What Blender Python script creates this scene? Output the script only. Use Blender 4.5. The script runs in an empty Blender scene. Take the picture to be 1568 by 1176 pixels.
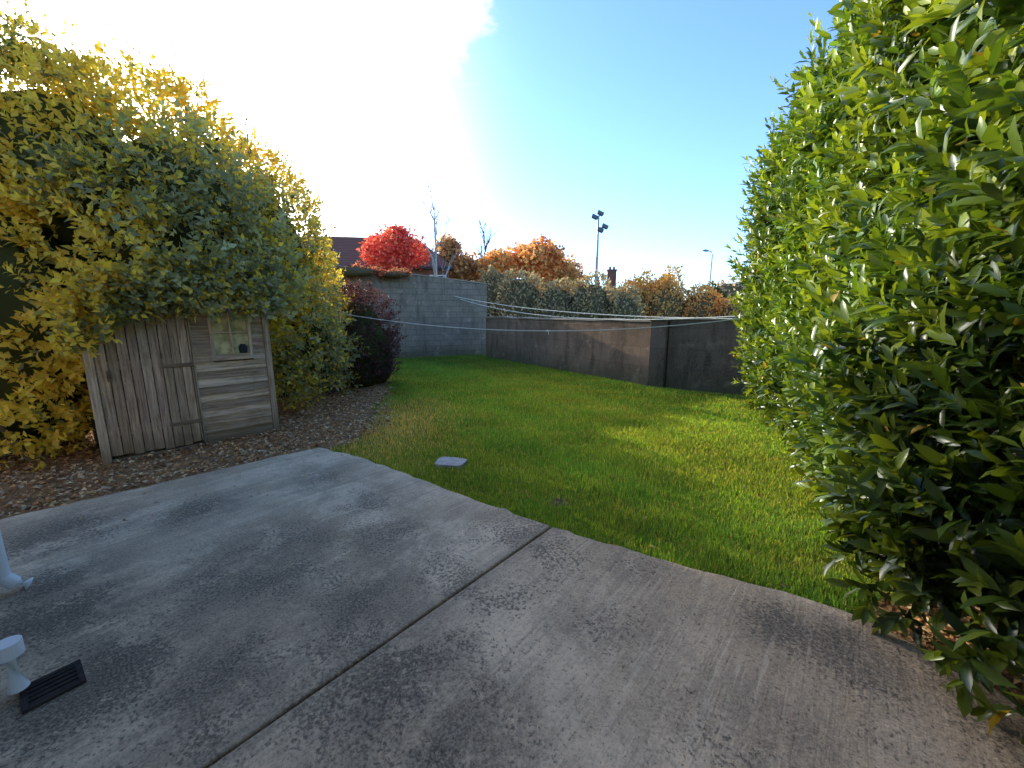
import bpy, bmesh, math
import numpy as np
from mathutils import Vector, Matrix
rng=np.random.default_rng(7)
sc=bpy.context.scene
R=math.radians
SUN_AZ=-40.8; SUN_EL=16.2

# ------------------------------------------------------------------ helpers
def link(o,parent=None):
    sc.collection.objects.link(o)
    if parent: o.parent=parent
    return o
def empty(name,loc=(0,0,0),rotz=0):
    e=bpy.data.objects.new(name,None); e.location=loc; e.rotation_euler=(0,0,rotz); e.empty_display_size=.2
    return link(e)
def newmat(name):
    m=bpy.data.materials.new(name); m.use_nodes=True
    nt=m.node_tree; nt.nodes.clear(); return m,nt
class NB:
    def __init__(s,nt): s.nt=nt
    def n(s,t,**kw):
        nd=s.nt.nodes.new(t)
        for k,v in kw.items(): setattr(nd,k,v)
        return nd
    def l(s,a,b): s.nt.links.new(a,b)
    def setin(s,sock,v):
        if isinstance(v,bpy.types.NodeSocket): s.l(v,sock)
        else:
            sock.default_value=v
    def math(s,op,a,b=0.0,c=None,clamp=False):
        m=s.n('ShaderNodeMath',operation=op); m.use_clamp=clamp
        s.setin(m.inputs[0],a); s.setin(m.inputs[1],b)
        if c is not None: s.setin(m.inputs[2],c)
        return m.outputs[0]
    def mix(s,f,a,b,blend='MIX'):
        m=s.n('ShaderNodeMix',data_type='RGBA',blend_type=blend)
        s.setin(m.inputs[0],f)
        for i,v in ((6,a),(7,b)):
            if not isinstance(v,bpy.types.NodeSocket): v=(v[0],v[1],v[2],1)
            s.setin(m.inputs[i],v)
        return m.outputs[2]
    def noise(s,vec,scale,detail=4,rough=.55,dist=0):
        m=s.n('ShaderNodeTexNoise'); s.l(vec,m.inputs['Vector'])
        m.inputs['Scale'].default_value=scale; m.inputs['Detail'].default_value=detail
        m.inputs['Roughness'].default_value=rough; m.inputs['Distortion'].default_value=dist
        return m.outputs[0]
    def voro(s,vec,scale,feature='F1'):
        m=s.n('ShaderNodeTexVoronoi',feature=feature); s.l(vec,m.inputs['Vector']); m.inputs['Scale'].default_value=scale
        return m.outputs[0]
    def ramp(s,f,lo,hi,a=0.,b=1.):
        m=s.n('ShaderNodeMapRange',interpolation_type='SMOOTHSTEP'); s.setin(m.inputs[0],f)
        m.inputs[1].default_value=lo; m.inputs[2].default_value=hi; m.inputs[3].default_value=a; m.inputs[4].default_value=b
        return m.outputs[0]
    def pos(s): return s.n('ShaderNodeNewGeometry').outputs['Position']
    def obj(s): return s.n('ShaderNodeTexCoord').outputs['Object']
    def mapping(s,vec,rot=(0,0,0),scale=(1,1,1)):
        m=s.n('ShaderNodeMapping'); s.l(vec,m.inputs[0]); m.inputs['Rotation'].default_value=rot; m.inputs['Scale'].default_value=scale
        return m.outputs[0]
    def dist(s,vec,p):
        m=s.n('ShaderNodeVectorMath',operation='DISTANCE'); s.l(vec,m.inputs[0]); m.inputs[1].default_value=p
        return m.outputs['Value']
    def out(s,col,rough=.8,bump=None,bs=.3,bd=.01,spec=.3,metal=0):
        p=s.n('ShaderNodeBsdfPrincipled')
        if isinstance(col,bpy.types.NodeSocket): s.l(col,p.inputs['Base Color'])
        else: p.inputs['Base Color'].default_value=(*col,1)
        s.setin(p.inputs['Roughness'],rough); p.inputs['Specular IOR Level'].default_value=spec
        p.inputs['Metallic'].default_value=metal
        if bump is not None:
            b=s.n('ShaderNodeBump'); b.inputs['Strength'].default_value=bs; b.inputs['Distance'].default_value=bd
            s.l(bump,b.inputs['Height']); s.l(b.outputs[0],p.inputs['Normal'])
        o=s.n('ShaderNodeOutputMaterial'); s.l(p.outputs[0],o.inputs[0]); return p
def simple(name,col,rough=.6,spec=.3,metal=0,nscale=None,var=.25):
    m,nt=newmat(name); b=NB(nt)
    if nscale:
        f=b.noise(b.obj(),nscale,5)
        c=b.mix(f,[x*(1-var) for x in col],[min(1,x*(1+var)) for x in col])
        b.out(c,rough,f,.3,.005,spec,metal)
    else: b.out(col,rough,spec=spec,metal=metal)
    return m
def leafmat(name,rough=.4,trans=.3,spec=.4,tcol=(1.3,1.35,.6)):
    m,nt=newmat(name); b=NB(nt)
    a=b.n('ShaderNodeAttribute'); a.attribute_name='Col'
    p=b.n('ShaderNodeBsdfPrincipled'); b.l(a.outputs[0],p.inputs['Base Color']); p.inputs['Roughness'].default_value=rough
    p.inputs['Specular IOR Level'].default_value=spec
    t=b.n('ShaderNodeBsdfTranslucent'); c=b.mix(1.0,a.outputs[0],tcol,'MULTIPLY'); b.l(c,t.inputs[0])
    ms=b.n('ShaderNodeMixShader'); ms.inputs[0].default_value=trans; b.l(p.outputs[0],ms.inputs[1]); b.l(t.outputs[0],ms.inputs[2])
    o=b.n('ShaderNodeOutputMaterial'); b.l(ms.outputs[0],o.inputs[0]); return m

class MB:
    """mesh builder: boxes with a per-piece colour"""
    def __init__(s): s.v=[];s.f=[];s.c=[];s.mi=[]
    def hexa(s,pts,col=(1,1,1),mi=0):
        b=len(s.v); s.v+= [tuple(p) for p in pts]; s.c+=[col]*8
        for q in ((0,3,2,1),(4,5,6,7),(0,1,5,4),(1,2,6,5),(2,3,7,6),(3,0,4,7)):
            s.f.append([b+i for i in q]); s.mi.append(mi)
    def box(s,x0,x1,y0,y1,z0,z1,col=(1,1,1),mi=0,M=None):
        p=[Vector(q) for q in ((x0,y0,z0),(x1,y0,z0),(x1,y1,z0),(x0,y1,z0),(x0,y0,z1),(x1,y0,z1),(x1,y1,z1),(x0,y1,z1))]
        if M: p=[M@q for q in p]
        s.hexa(p,col,mi)
    def tube(s,pts,rads,seg=8,col=(1,1,1),mi=0,cap=True):
        pts=[Vector(p) for p in pts]; rings=[]
        for i,p in enumerate(pts):
            d=(pts[min(i+1,len(pts)-1)]-pts[max(i-1,0)]).normalized()
            a=d.orthogonal().normalized() if abs(d.z)<.99 else Vector((1,0,0)); 
            a=(a-d*a.dot(d)).normalized(); bb=d.cross(a); b0=len(s.v)
            for k in range(seg):
                t=2*math.pi*k/seg; s.v.append(tuple(p+(a*math.cos(t)+bb*math.sin(t))*rads[i])); s.c.append(col)
            rings.append(b0)
        for r0,r1 in zip(rings,rings[1:]):
            for k in range(seg):
                s.f.append([r0+k,r0+(k+1)%seg,r1+(k+1)%seg,r1+k]); s.mi.append(mi)
        if cap:
            s.f.append([rings[-1]+k for k in range(seg)]); s.mi.append(mi)
            s.f.append([rings[0]+k for k in reversed(range(seg))]); s.mi.append(mi)
    def poly(s,pts,col=(1,1,1),mi=0):
        b=len(s.v); s.v+=[tuple(p) for p in pts]; s.c+=[col]*len(pts); s.f.append(list(range(b,b+len(pts)))); s.mi.append(mi)
    def make(s,name,mats,parent=None,bevel=0,smooth=False):
        me=bpy.data.meshes.new(name); me.from_pydata(s.v,[],s.f)
        for m in mats: me.materials.append(m)
        me.polygons.foreach_set('material_index',s.mi)
        at=me.color_attributes.new('Col','FLOAT_COLOR','POINT')
        c=np.ones((len(s.v),4),np.float32); c[:,:3]=np.array(s.c,np.float32); at.data.foreach_set('color',c.ravel())
        if smooth: me.polygons.foreach_set('use_smooth',[True]*len(me.polygons))
        me.update(); o=bpy.data.objects.new(name,me); link(o,parent)
        if bevel:
            bv=o.modifiers.new('b','BEVEL'); bv.width=bevel; bv.segments=2; bv.limit_method='ANGLE'
        return o

T_SMALL=(np.array([(0,0,0),(.45,.5,.12),(.5,0,0),(.45,-.5,.12),(1,0,-.12)]),[(0,2,1),(0,3,2),(1,2,4),(2,3,4)])
T_LAUR=(np.array([(0,0,0),(.28,.42,.14),(.28,0,0),(.28,-.42,.14),(.68,.42,.05),(.68,0,-.1),(.68,-.42,.05),(1,0,-.4)]),
        [(0,2,1),(0,3,2),(1,2,5,4),(2,3,6,5),(4,5,7),(5,6,7)])
T_GRASS=(np.array([(0,.5,0),(0,-.5,0),(.55,-.35,.5),(.55,.35,.5),(1,0,2.0)]),[(0,1,2,3),(3,2,4)])
def nrm(a): return a/np.maximum(np.linalg.norm(a,axis=1,keepdims=True),1e-9)
def leaves(name,P,A,N,L,W,C,mat,tpl,parent=None,smooth=False):
    tv,tf=tpl; n=len(P); k=len(tv)
    A=nrm(A); B=nrm(np.cross(N,A)); N=np.cross(A,B)
    L=np.asarray(L).reshape(-1,1,1)*np.ones((n,1,1)); W=np.asarray(W).reshape(-1,1,1)*np.ones((n,1,1))
    V=P[:,None,:]+A[:,None,:]*tv[None,:,0:1]*L+B[:,None,:]*tv[None,:,1:2]*W+N[:,None,:]*tv[None,:,2:3]*W
    V=V.reshape(-1,3).astype(np.float32)
    sizes=np.array([len(f) for f in tf]); flat=np.concatenate([np.array(f) for f in tf])
    loops=(flat[None,:]+(np.arange(n)*k)[:,None]).ravel().astype(np.int32)
    tot=np.tile(sizes,n); starts=np.concatenate([[0],np.cumsum(tot)[:-1]]).astype(np.int32)
    me=bpy.data.meshes.new(name); me.vertices.add(len(V)); me.vertices.foreach_set('co',V.ravel())
    me.loops.add(len(loops)); me.loops.foreach_set('vertex_index',loops)
    me.polygons.add(len(tot)); me.polygons.foreach_set('loop_start',starts)
    me.update(calc_edges=True)
    at=me.color_attributes.new('Col','FLOAT_COLOR','POINT'); c=np.ones((n,k,4),np.float32); c[:,:,:3]=C[:,None,:]
    at.data.foreach_set('color',c.ravel()); me.materials.append(mat)
    if smooth: me.polygons.foreach_set('use_smooth',np.ones(len(tot),bool))
    me.validate()
    return link(bpy.data.objects.new(name,me),parent)
def snoise(p,scale,seed):
    r=np.random.default_rng(seed); o=np.zeros(len(p))
    for i in range(7):
        k=r.normal(size=3)*scale*(1+.35*i); o+=np.sin(p@k+r.uniform(0,6.28))/(1+.3*i)
    return o/3.2
def sprigs(P,D,Ls,k,leafL,leafW,colf,open0=70,open1=25,jit=.25,lv=.3):
    n=len(P); D=nrm(D)
    up=np.tile([[.3,.2,.93]],(n,1)); a=nrm(np.cross(D,up)); b=np.cross(D,a)
    t=(np.arange(k)+.5)/k
    az=np.arange(k)*2.4+rng.uniform(0,6.28,(n,1))+rng.normal(0,.3,(n,k))
    rad=np.cos(az)[...,None]*a[:,None]+np.sin(az)[...,None]*b[:,None]
    op=np.radians(open0+(open1-open0)*t)[None]+rng.normal(0,.18,(n,k))
    Dd=D[:,None,:]
    A=Dd*np.cos(op)[...,None]+rad*np.sin(op)[...,None]+rng.normal(0,jit*.5,(n,k,3)); N=Dd*np.sin(op)[...,None]-rad*np.cos(op)[...,None]+rng.normal(0,jit,(n,k,3))
    PP=P[:,None,:]+Dd*(Ls.reshape(-1,1,1)*t[None,:,None])
    sc_=rng.uniform(1-lv,1+lv,(n,k))*np.where(t>.85,.7,1)[None]
    C=colf(n,k,t,P)
    return PP.reshape(-1,3),A.reshape(-1,3),N.reshape(-1,3),(sc_*leafL).ravel(),(sc_*leafW).ravel(),C.reshape(-1,3)

def ell_points(ells,n,seed,rough=.12,keep=-.35,infl=0.0,rej=.8):
    w=np.array([ (e[3]*e[4]+e[3]*e[5]+e[4]*e[5]) for e in ells]); w=w/w.sum()
    Ps=[];Ns=[]
    for i,e in enumerate(ells):
        m=int(n*w[i]*1.0); d=nrm(rng.normal(size=(m,3))); c=np.array(e[:3]); r=np.array(e[3:6])
        nn=nrm(d/r)
        p=c+d*r
        dsp=snoise(p,1.6,seed)*rough+snoise(p,4.5,seed+1)*rough*.6
        p=p+nn*dsp[:,None]+nn*infl
        tocam=nrm(np.array([[0,0,1.6]])-p)
        ok=(np.sum(nn*tocam,1)>keep)&(p[:,2]>.04)
        for j,f in enumerate(ells):
            if j==i: continue
            q=(p-np.array(f[:3]))/(np.array(f[3:6])); ok&=(np.sum(q*q,1)>rej)
        Ps.append(p[ok]);Ns.append(nn[ok])
    return np.concatenate(Ps),np.concatenate(Ns)
def core(name,ells,mat,parent,s=.84):  # solid hull added inside foliage to block light and read as shaded depth
    bm=bmesh.new()
    for e in ells:
        r=bmesh.ops.create_icosphere(bm,subdivisions=3,radius=1)
        vs=r['verts']; P=np.array([v.co[:] for v in vs]); w=1+.08*snoise(P,5,int(abs(e[0])*10)+3)
        for v,ww in zip(vs,w):
            v.co=Vector((e[0]+v.co.x*e[3]*s*ww,e[1]+v.co.y*e[4]*s*ww,max(-.05,e[2]+v.co.z*e[5]*s*ww)))
    me=bpy.data.meshes.new(name); bm.to_mesh(me); bm.free(); me.materials.append(mat)
    return link(bpy.data.objects.new(name,me),parent)

# ------------------------------------------------------------------ world + sun
sv=Vector((math.sin(R(SUN_AZ))*math.cos(R(SUN_EL)),math.cos(R(SUN_AZ))*math.cos(R(SUN_EL)),math.sin(R(SUN_EL))))
w=bpy.data.worlds.new("World"); sc.world=w; w.use_nodes=True
nt=w.node_tree; nt.nodes.clear(); b=NB(nt)
sky=b.n('ShaderNodeTexSky'); sky.sky_type='NISHITA'; sky.sun_disc=False
sky.sun_elevation=R(SUN_EL); sky.sun_rotation=R(SUN_AZ); sky.air_density=1.0; sky.dust_density=.4; sky.ozone_density=1.8
tc=b.n('ShaderNodeTexCoord').outputs['Generated']
col=b.mix(1.0,sky.outputs[0],(1.95,2.45,3.45),'MULTIPLY')
gd=b.dist(tc,sv)
gl=b.math('POWER',b.math('MAXIMUM',b.math('SUBTRACT',1.0,b.math('MULTIPLY',gd,1/.82)),0.0),4.0)
gm=b.n('ShaderNodeMix',data_type='RGBA',blend_type='ADD'); gm.inputs[0].default_value=1
b.l(col,gm.inputs[6]); b.l(b.mix(gl,(0,0,0),(230,205,165)),gm.inputs[7]); col=gm.outputs[2]
wn=b.noise(b.mapping(tc,scale=(1,1,1.3)),13,7,.6,.5)
for d,rad in (((-.118,.853,.525),.080),((-.090,.832,.556),.085),((-.06,.80,.585),.07),((-.33,.80,.56),.06),((-.27,.80,.56),.05)):
    v=Vector(d).normalized()
    val=b.math('ADD',wn,b.math('MULTIPLY',b.math('SUBTRACT',1.0,b.math('MULTIPLY',b.dist(tc,v),1/rad)),.42))
    f=b.ramp(val,.55,.82)
    col=b.mix(f,col,(7.4,7.4,7.5))
bg=b.n('ShaderNodeBackground'); b.l(col,bg.inputs[0]); bg.inputs[1].default_value=.15
o=b.n('ShaderNodeOutputWorld'); b.l(bg.outputs[0],o.inputs[0])
sl=bpy.data.lights.new('sun','SUN'); sl.energy=5.0; sl.angle=R(.5); sl.color=(1,.94,.76)
so=link(bpy.data.objects.new('sun',sl)); so.rotation_euler=(-sv).to_track_quat('-Z','Y').to_euler(); so.location=(-20,20,20)
sc.view_settings.view_transform='Standard'; sc.view_settings.look='None'; sc.view_settings.exposure=0

# ------------------------------------------------------------------ camera
cd=bpy.data.cameras.new('camera'); cd.lens=13.78; cd.sensor_width=36; cd.clip_end=2000; cd.clip_start=.05
co=link(bpy.data.objects.new('camera',cd)); co.location=(0,0,1.6); co.rotation_euler=(R(79.8),0,0); sc.camera=co

# ------------------------------------------------------------------ materials
def mat_ground():
    m,nt=newmat('ground_grass'); b=NB(nt); p=b.pos()
    n1=b.noise(p,.9,4); n2=b.noise(p,40,5,.7)
    c=b.mix(b.ramp(n1,.3,.7),(.15,.20,.03),(.22,.27,.045)); c=b.mix(b.ramp(n2,.35,.7,0,.6),c,(.12,.12,.04))
    b.out(c,.9,n2,.6,.03,.1); return m
def mat_soil():
    m,nt=newmat('leaf_litter_soil'); b=NB(nt); p=b.pos()
    n1=b.noise(p,3,4); v=b.voro(p,38); n2=b.noise(p,60,4,.7)
    c=b.mix(b.ramp(n1,.35,.65),(.40,.21,.085),(.55,.33,.15)); c=b.mix(b.ramp(v,.1,.6,0,.6),c,(.20,.10,.04)); c=b.mix(b.ramp(n2,.5,.75,0,.7),c,(.68,.45,.24))
    b.out(c,.95,v,.8,.02,.03); return m
def mat_concrete():
    m,nt=newmat('concrete'); b=NB(nt); p=b.pos()
    big=b.noise(p,.8,5,.6,.5); med=b.noise(p,3.2,6,.68,.6); fine=b.noise(p,85,4,.8); mid=b.noise(p,20,5,.75)
    st=b.noise(b.mapping(b.mapping(p,rot=(0,0,R(-49))),scale=(.8,20,1)),1.3,6,.7,.7)
    c=b.mix(b.ramp(big,.38,.62),(.48,.325,.185),(.82,.585,.355))
    c=b.mix(b.ramp(med,.42,.64,0,.62),c,(.34,.24,.145))
    c=b.mix(b.ramp(st,.5,.66,0,.5),c,(.27,.19,.115))
    c=b.mix(b.ramp(st,.48,.30,0,.42),c,(.90,.68,.43))
    c=b.mix(b.ramp(mid,.45,.7,0,.42),c,(.30,.215,.135))
    br=b.math('MULTIPLY',b.ramp(b.dist(p,(-1.35,2.6,0)),.9,.1),b.ramp(med,.35,.6)); c=b.mix(b.math('MULTIPLY',br,.5),c,(.38,.22,.10))
    tot=None
    for x,y,r,k in ((-2.57,3.0,.5,.9),(-3.3,2.65,.65,1.0),(-2.4,1.85,.65,1.0),(-.83,1.97,.75,.9),(-.5,1.48,.5,1.1),(-.2,1.25,.5,.95),(1.66,1.62,.45,1.1),(1.42,1.78,.35,1.0),(-2.75,2.15,.5,1.0),(-1.6,2.3,.9,.9),(1.95,1.35,.4,1.1),(-1.85,1.5,.65,1.1),(-.9,2.6,.6,.65),(.9,1.2,.5,.55),(-1.2,3.2,.6,.65),(-1.3,1.5,.6,1.0),(.5,1.8,.4,.5),(-1.9,3.7,.5,.7),(.75,2.3,.4,.5)):
        f=b.math('MULTIPLY',b.ramp(b.dist(p,(x,y,0)),r,0),k)
        tot=f if tot is None else b.math('MAXIMUM',tot,f)
    dm=b.math('MULTIPLY',tot,b.ramp(b.math('ADD',b.math('MULTIPLY',med,.6),b.math('MULTIPLY',mid,.4)),.32,.56),clamp=True)
    c=b.mix(b.math('MULTIPLY',dm,.9),c,(.12,.088,.06))
    sp=b.n('ShaderNodeSeparateXYZ'); b.l(p,sp.inputs[0])
    dj=b.math('ABSOLUTE',b.math('ADD',b.math('MULTIPLY',b.math('SUBTRACT',sp.outputs[0],.305),-.754),b.math('MULTIPLY',b.math('SUBTRACT',sp.outputs[1],2.76),.657)))
    near=b.math('MAXIMUM',b.ramp(dj,.8,0,0,1.0),b.math('MULTIPLY',tot,1.2))
    near=b.math('MULTIPLY',near,b.ramp(b.noise(p,2.4,3),.38,.58))
    near=b.math('MAXIMUM',near,b.ramp(b.noise(p,1.3,3),.55,.72,.05,.5))
    lv=b.math('ADD',b.noise(p,48,4,.7,0),b.math('MULTIPLY',near,.18))
    lf=b.ramp(lv,.60,.68); c=b.mix(b.math('MULTIPLY',lf,.85),c,(.07,.055,.04))
    c=b.mix(b.ramp(dj,.10,.015,0,.5),c,(.24,.175,.115))
    c=b.mix(b.ramp(fine,.35,.7,0,.40),c,(.90,.68,.43)); c=b.mix(b.ramp(fine,.48,.3,0,.5),c,(.20,.142,.092))
    h=b.math('ADD',b.math('MULTIPLY',fine,.6),b.math('ADD',b.math('MULTIPLY',st,1.0),b.math('MULTIPLY',med,.5)))
    b.out(c,.95,h,.6,.014,.03); return m
def mat_blockwall(name,c1,c2,stain,mortar=.35,bw=.44,rh=.215,stainamt=.6):
    m,nt=newmat(name); b=NB(nt); o=b.obj()
    s=b.n('ShaderNodeSeparateXYZ'); b.l(o,s.inputs[0]); cx=b.n('ShaderNodeCombineXYZ'); b.l(s.outputs[0],cx.inputs[0]); b.l(s.outputs[2],cx.inputs[1])
    br=b.n('ShaderNodeTexBrick'); b.l(cx.outputs[0],br.inputs[0]); br.inputs['Scale'].default_value=1; br.inputs['Brick Width'].default_value=bw; br.inputs['Row Height'].default_value=rh
    br.inputs['Mortar Size'].default_value=.008; br.inputs['Color1'].default_value=(*c1,1); br.inputs['Color2'].default_value=(*c2,1)
    br.inputs['Mortar'].default_value=(*[x*(1-mortar) for x in c1],1)
    n1=b.noise(o,1.3,6,.65,.5); n2=b.noise(b.mapping(o,scale=(1,1,.22)),4,5,.7); n3=b.noise(o,30,5,.75)
    c=b.mix(b.ramp(n1,.42,.65,0,stainamt),br.outputs[0],stain)
    c=b.mix(b.ramp(n2,.48,.66,0,.75),c,[x*.45 for x in stain]); c=b.mix(b.ramp(n3,.35,.7,0,.45),c,[min(1,x*1.5) for x in c2])
    n4=b.noise(o,2.6,5,.65); c=b.mix(b.ramp(n4,.55,.70,0,.55),c,[min(1,x*2.0) for x in c2])
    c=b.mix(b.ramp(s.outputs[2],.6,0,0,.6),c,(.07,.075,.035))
    b.out(c,.95,b.math('ADD',n3,b.math('MULTIPLY',br.outputs['Fac'],-.8)),.8,.02,.05); return m
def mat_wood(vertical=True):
    m,nt=newmat('weathered_wood_'+('v' if vertical else 'h')); b=NB(nt); o=b.obj()
    at=b.n('ShaderNodeAttribute'); at.attribute_name='Col'
    sc_=(28,28,1.6) if vertical else (1.6,28,28)
    g=b.noise(b.mapping(o,scale=sc_),1.5,6,.7,.4); g2=b.noise(o,5,5,.65)
    c=b.mix(b.ramp(g,.32,.68),(.22,.145,.082),(.64,.47,.295)); c=b.mix(b.ramp(g2,.4,.7,0,.5),c,(.46,.36,.25))
    c=b.mix(b.ramp(b.noise(o,2.2,5,.7),.52,.72,0,.5),c,(.17,.12,.075))
    c=b.mix(1.0,c,at.outputs[0],'MULTIPLY')
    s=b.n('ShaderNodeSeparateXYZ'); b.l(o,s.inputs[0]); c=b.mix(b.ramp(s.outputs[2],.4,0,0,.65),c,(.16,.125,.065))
    b.out(c,.9,g,.5,.006,.04); return m
def mat_roof(name,a,c_):
    m,nt=newmat(name); b=NB(nt); o=b.obj()
    wv=b.n('ShaderNodeTexWave',bands_direction='Z'); b.l(o,wv.inputs[0]); wv.inputs['Scale'].default_value=2.2; wv.inputs['Distortion'].default_value=.5
    n=b.noise(o,1.2,5); c=b.mix(n,a,c_); c=b.mix(b.ramp(wv.outputs[1],.6,.95,0,.5),c,[x*.4 for x in a]); b.out(c,.9,wv.outputs[1],.5,.04,.05); return m
M_ground=mat_ground(); M_soil=mat_soil(); M_conc=mat_concrete()
M_woodv=mat_wood(True); M_woodh=mat_wood(False)
M_leaf=leafmat('shrub_leaves',.5,.45,.3,(1.3,1.25,.7)); M_laurel=leafmat('laurel_leaves',.30,.30,.45,(1.6,1.55,.45)); M_grass=leafmat('grass_blades',.6,.62,.12,(2.1,1.7,.45))
M_dry=leafmat('dry_leaves',.8,.15,.05,(1,1,1)); M_far=leafmat('far_leaves',.6,.50,.12,(1.3,1.1,.7))
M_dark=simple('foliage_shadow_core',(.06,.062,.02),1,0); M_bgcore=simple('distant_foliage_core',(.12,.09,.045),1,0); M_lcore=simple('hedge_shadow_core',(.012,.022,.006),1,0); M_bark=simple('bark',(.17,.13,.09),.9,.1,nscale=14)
M_birch=simple('birch_bark',(.38,.35,.31),.8,.1,nscale=10); M_white=simple('white_pvc',(.80,.76,.69),.4,.3,nscale=6,var=.06)
M_metal=simple('galvanised_metal',(.30,.31,.32),.5,.4,.4,nscale=12); M_black=simple('black_iron',(.02,.02,.02),.6,.3)
M_line=simple('line_cord',(.78,.72,.55),.7,.2)

# ------------------------------------------------------------------ ground
def sheet(name,poly,z,mat):
    me=bpy.data.meshes.new(name); me.from_pydata([(x,y,z) for x,y in poly],[],[list(range(len(poly)))]); me.materials.append(mat)
    if me.polygons[0].normal.z<0: me.flip_normals()
    return link(bpy.data.objects.new(name,me))
sheet('ground',[(-700,-700),(700,-700),(700,700),(-700,700)],-.055,M_ground)
def wob(poly,amp,step,seed):
    r=np.random.default_rng(seed); out=[]
    for i,p in enumerate(poly):
        q=poly[(i+1)%len(poly)]; L=math.dist(p,q); k=max(1,int(L/step))
        for j in range(k):
            t=j/k; out.append((p[0]+(q[0]-p[0])*t+r.normal()*amp*(j>0),p[1]+(q[1]-p[1])*t+r.normal()*amp*(j>0)))
    return out
def slab(name,poly,top=0.0,th=.12):
    bm=bmesh.new(); vs=[bm.verts.new((x,y,top)) for x,y in poly]; f=bm.faces.new(vs)
    if f.normal.z<0: bmesh.ops.reverse_faces(bm,faces=[f])
    bm.normal_update()
    r=bmesh.ops.extrude_face_region(bm,geom=[f]); 
    for g in r['geom']:
        if isinstance(g,bmesh.types.BMVert): g.co.z-=th
    bmesh.ops.recalc_face_normals(bm,faces=bm.faces)
    me=bpy.data.meshes.new(name); bm.to_mesh(me); bm.free(); me.materials.append(M_conc)
    o=link(bpy.data.objects.new(name,me)); bv=o.modifiers.new('b','BEVEL'); bv.width=.012; bv.segments=2; bv.limit_method='ANGLE'; bv.angle_limit=R(50); return o
jd=np.array([-.657,-.754]); jn=np.array([-.754,.657]); Cc=np.array([.305,2.76])
def J(s,off): q=Cc+jd*s+jn*off; return (q[0],q[1])
edgeL=wob([J(0,.006),(-.55,3.36),(-1.3,3.93),(-1.9,4.34),(-2.33,4.55),(-2.75,4.2),(-3.3,3.62),(-4.05,2.86),(-7.2,-.4)],.011,.10,3)
idx=[i for i,p in enumerate(edgeL) if abs(p[0]+7.2)<1e-6 and abs(p[1]+.4)<1e-6][0]
slab('concrete_patio',edgeL[:idx+1]+[(-7.2,-3.9),J(8,.006)])
edgeR=wob([J(0,-.006),(.95,2.38),(1.59,2.06),(1.83,1.90),(2.03,1.62),(2.16,1.3),(2.3,.7),(2.4,-4)],.011,.10,4)
idx=[i for i,p in enumerate(edgeR) if abs(p[0]-2.4)<1e-6 and abs(p[1]+4)<1e-6][0]
slab('concrete_patio',edgeR[:idx+1]+[J(8,-.006)],-.004)
sheet('leaf_litter_bed',wob([(-8.5,-1.2),(-4.0,2.9),(-2.2,4.4),(-2.0,4.9),(-2.1,5.6),(-2.4,6.6),(-2.7,8.2),(-3.0,10),(-5,11.5),(-9,9)],.04,.2,6),-.040,M_soil)
sheet('hedge_soil_bed',wob([(1.9,1.7),(2.35,2.3),(2.75,3.0),(3.3,3.9),(4.2,5.8),(5.0,7.7),(7,8),(4.2,-3),(2.2,-3),(2.0,1.3)],.03,.2,8),-.046,M_soil)

# ------------------------------------------------------------------ grass
def inpoly(P,poly):
    x,y=P[:,0],P[:,1]; ins=np.zeros(len(P),bool); n=len(poly)
    for i in range(n):
        x1,y1=poly[i]; x2,y2=poly[(i+1)%n]
        c=((y1>y)!=(y2>y))&(x<(x2-x1)*(y-y1)/((y2-y1) or 1e-9)+x1); ins^=c
    return ins
lawn=[(-2.25,4.56),(-1.9,4.36),(-1.3,3.95),(-.55,3.38),(.305,2.78),(.95,2.4),(1.59,2.08),(1.85,1.92),(2.35,2.1),(2.85,3.0),(3.4,3.9),(4.3,5.8),(5.2,7.4),(3.2,8.7),(-1,15),(-1.1,15.9),(-4.6,14.3),(-3.1,9.5),(-2.6,8.0),(-2.3,6.5),(-2.1,5.6),(-2.1,4.9)]
def rpoints(poly,n,power=1.6):
    xs=[p[0] for p in poly]; ys=[p[1] for p in poly]; out=[]; tot=0
    while tot<n:
        Q=np.stack([rng.uniform(min(xs),max(xs),n),rng.uniform(min(ys),max(ys),n)],1)
        d=np.hypot(Q[:,0],Q[:,1]); Q=Q[rng.uniform(size=n)<np.minimum(1,(2.4/d)**power)]
        Q=Q[inpoly(Q,poly)]; out.append(Q); tot+=len(Q)
    return np.concatenate(out)[:n]
G=rpoints(lawn,270000); n=len(G); d=np.hypot(G[:,0],G[:,1])
P=np.column_stack([G,np.full(n,-.057)])
clump=snoise(P,8,21); big=snoise(P,1.4,22); hue=snoise(P,3.1,23)
ang=rng.uniform(0,6.28,n); tilt=rng.uniform(.2,1.4,n)
A=np.column_stack([np.cos(ang)*tilt,np.sin(ang)*tilt,np.ones(n)])
N=np.column_stack([-np.cos(ang),-np.sin(ang),tilt+.3])
H=(.044+.012*clump+rng.uniform(-.012,.018,n))*1.0; W=.0045*(1+np.clip(d-3,0,12)*.30)
base=np.array([.165,.275,.060]); C=base[None]*(1+.30*rng.normal(size=(n,1)).clip(-1.8,1.8))*(1+.26*big[:,None])
C[:,0]*=1+.30*hue
yel=(rng.uniform(size=n)<.08+.12*(clump<-.3))[:,None]; C=np.where(yel,np.array([.42,.36,.15]),C)
bd=np.exp(-((G[:,0]+1.80+(G[:,1]-5)*.05)**2)/.6)*np.exp(-((G[:,1]-5.7)**2)/2.2)
C=np.where((rng.uniform(size=n)<bd*.95)[:,None],np.array([.68,.52,.25])*rng.uniform(.6,1.2,(n,1)),C)
bare=np.exp(-((G[:,0]-.42)**2+(G[:,1]-3.25)**2)/.01)
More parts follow.
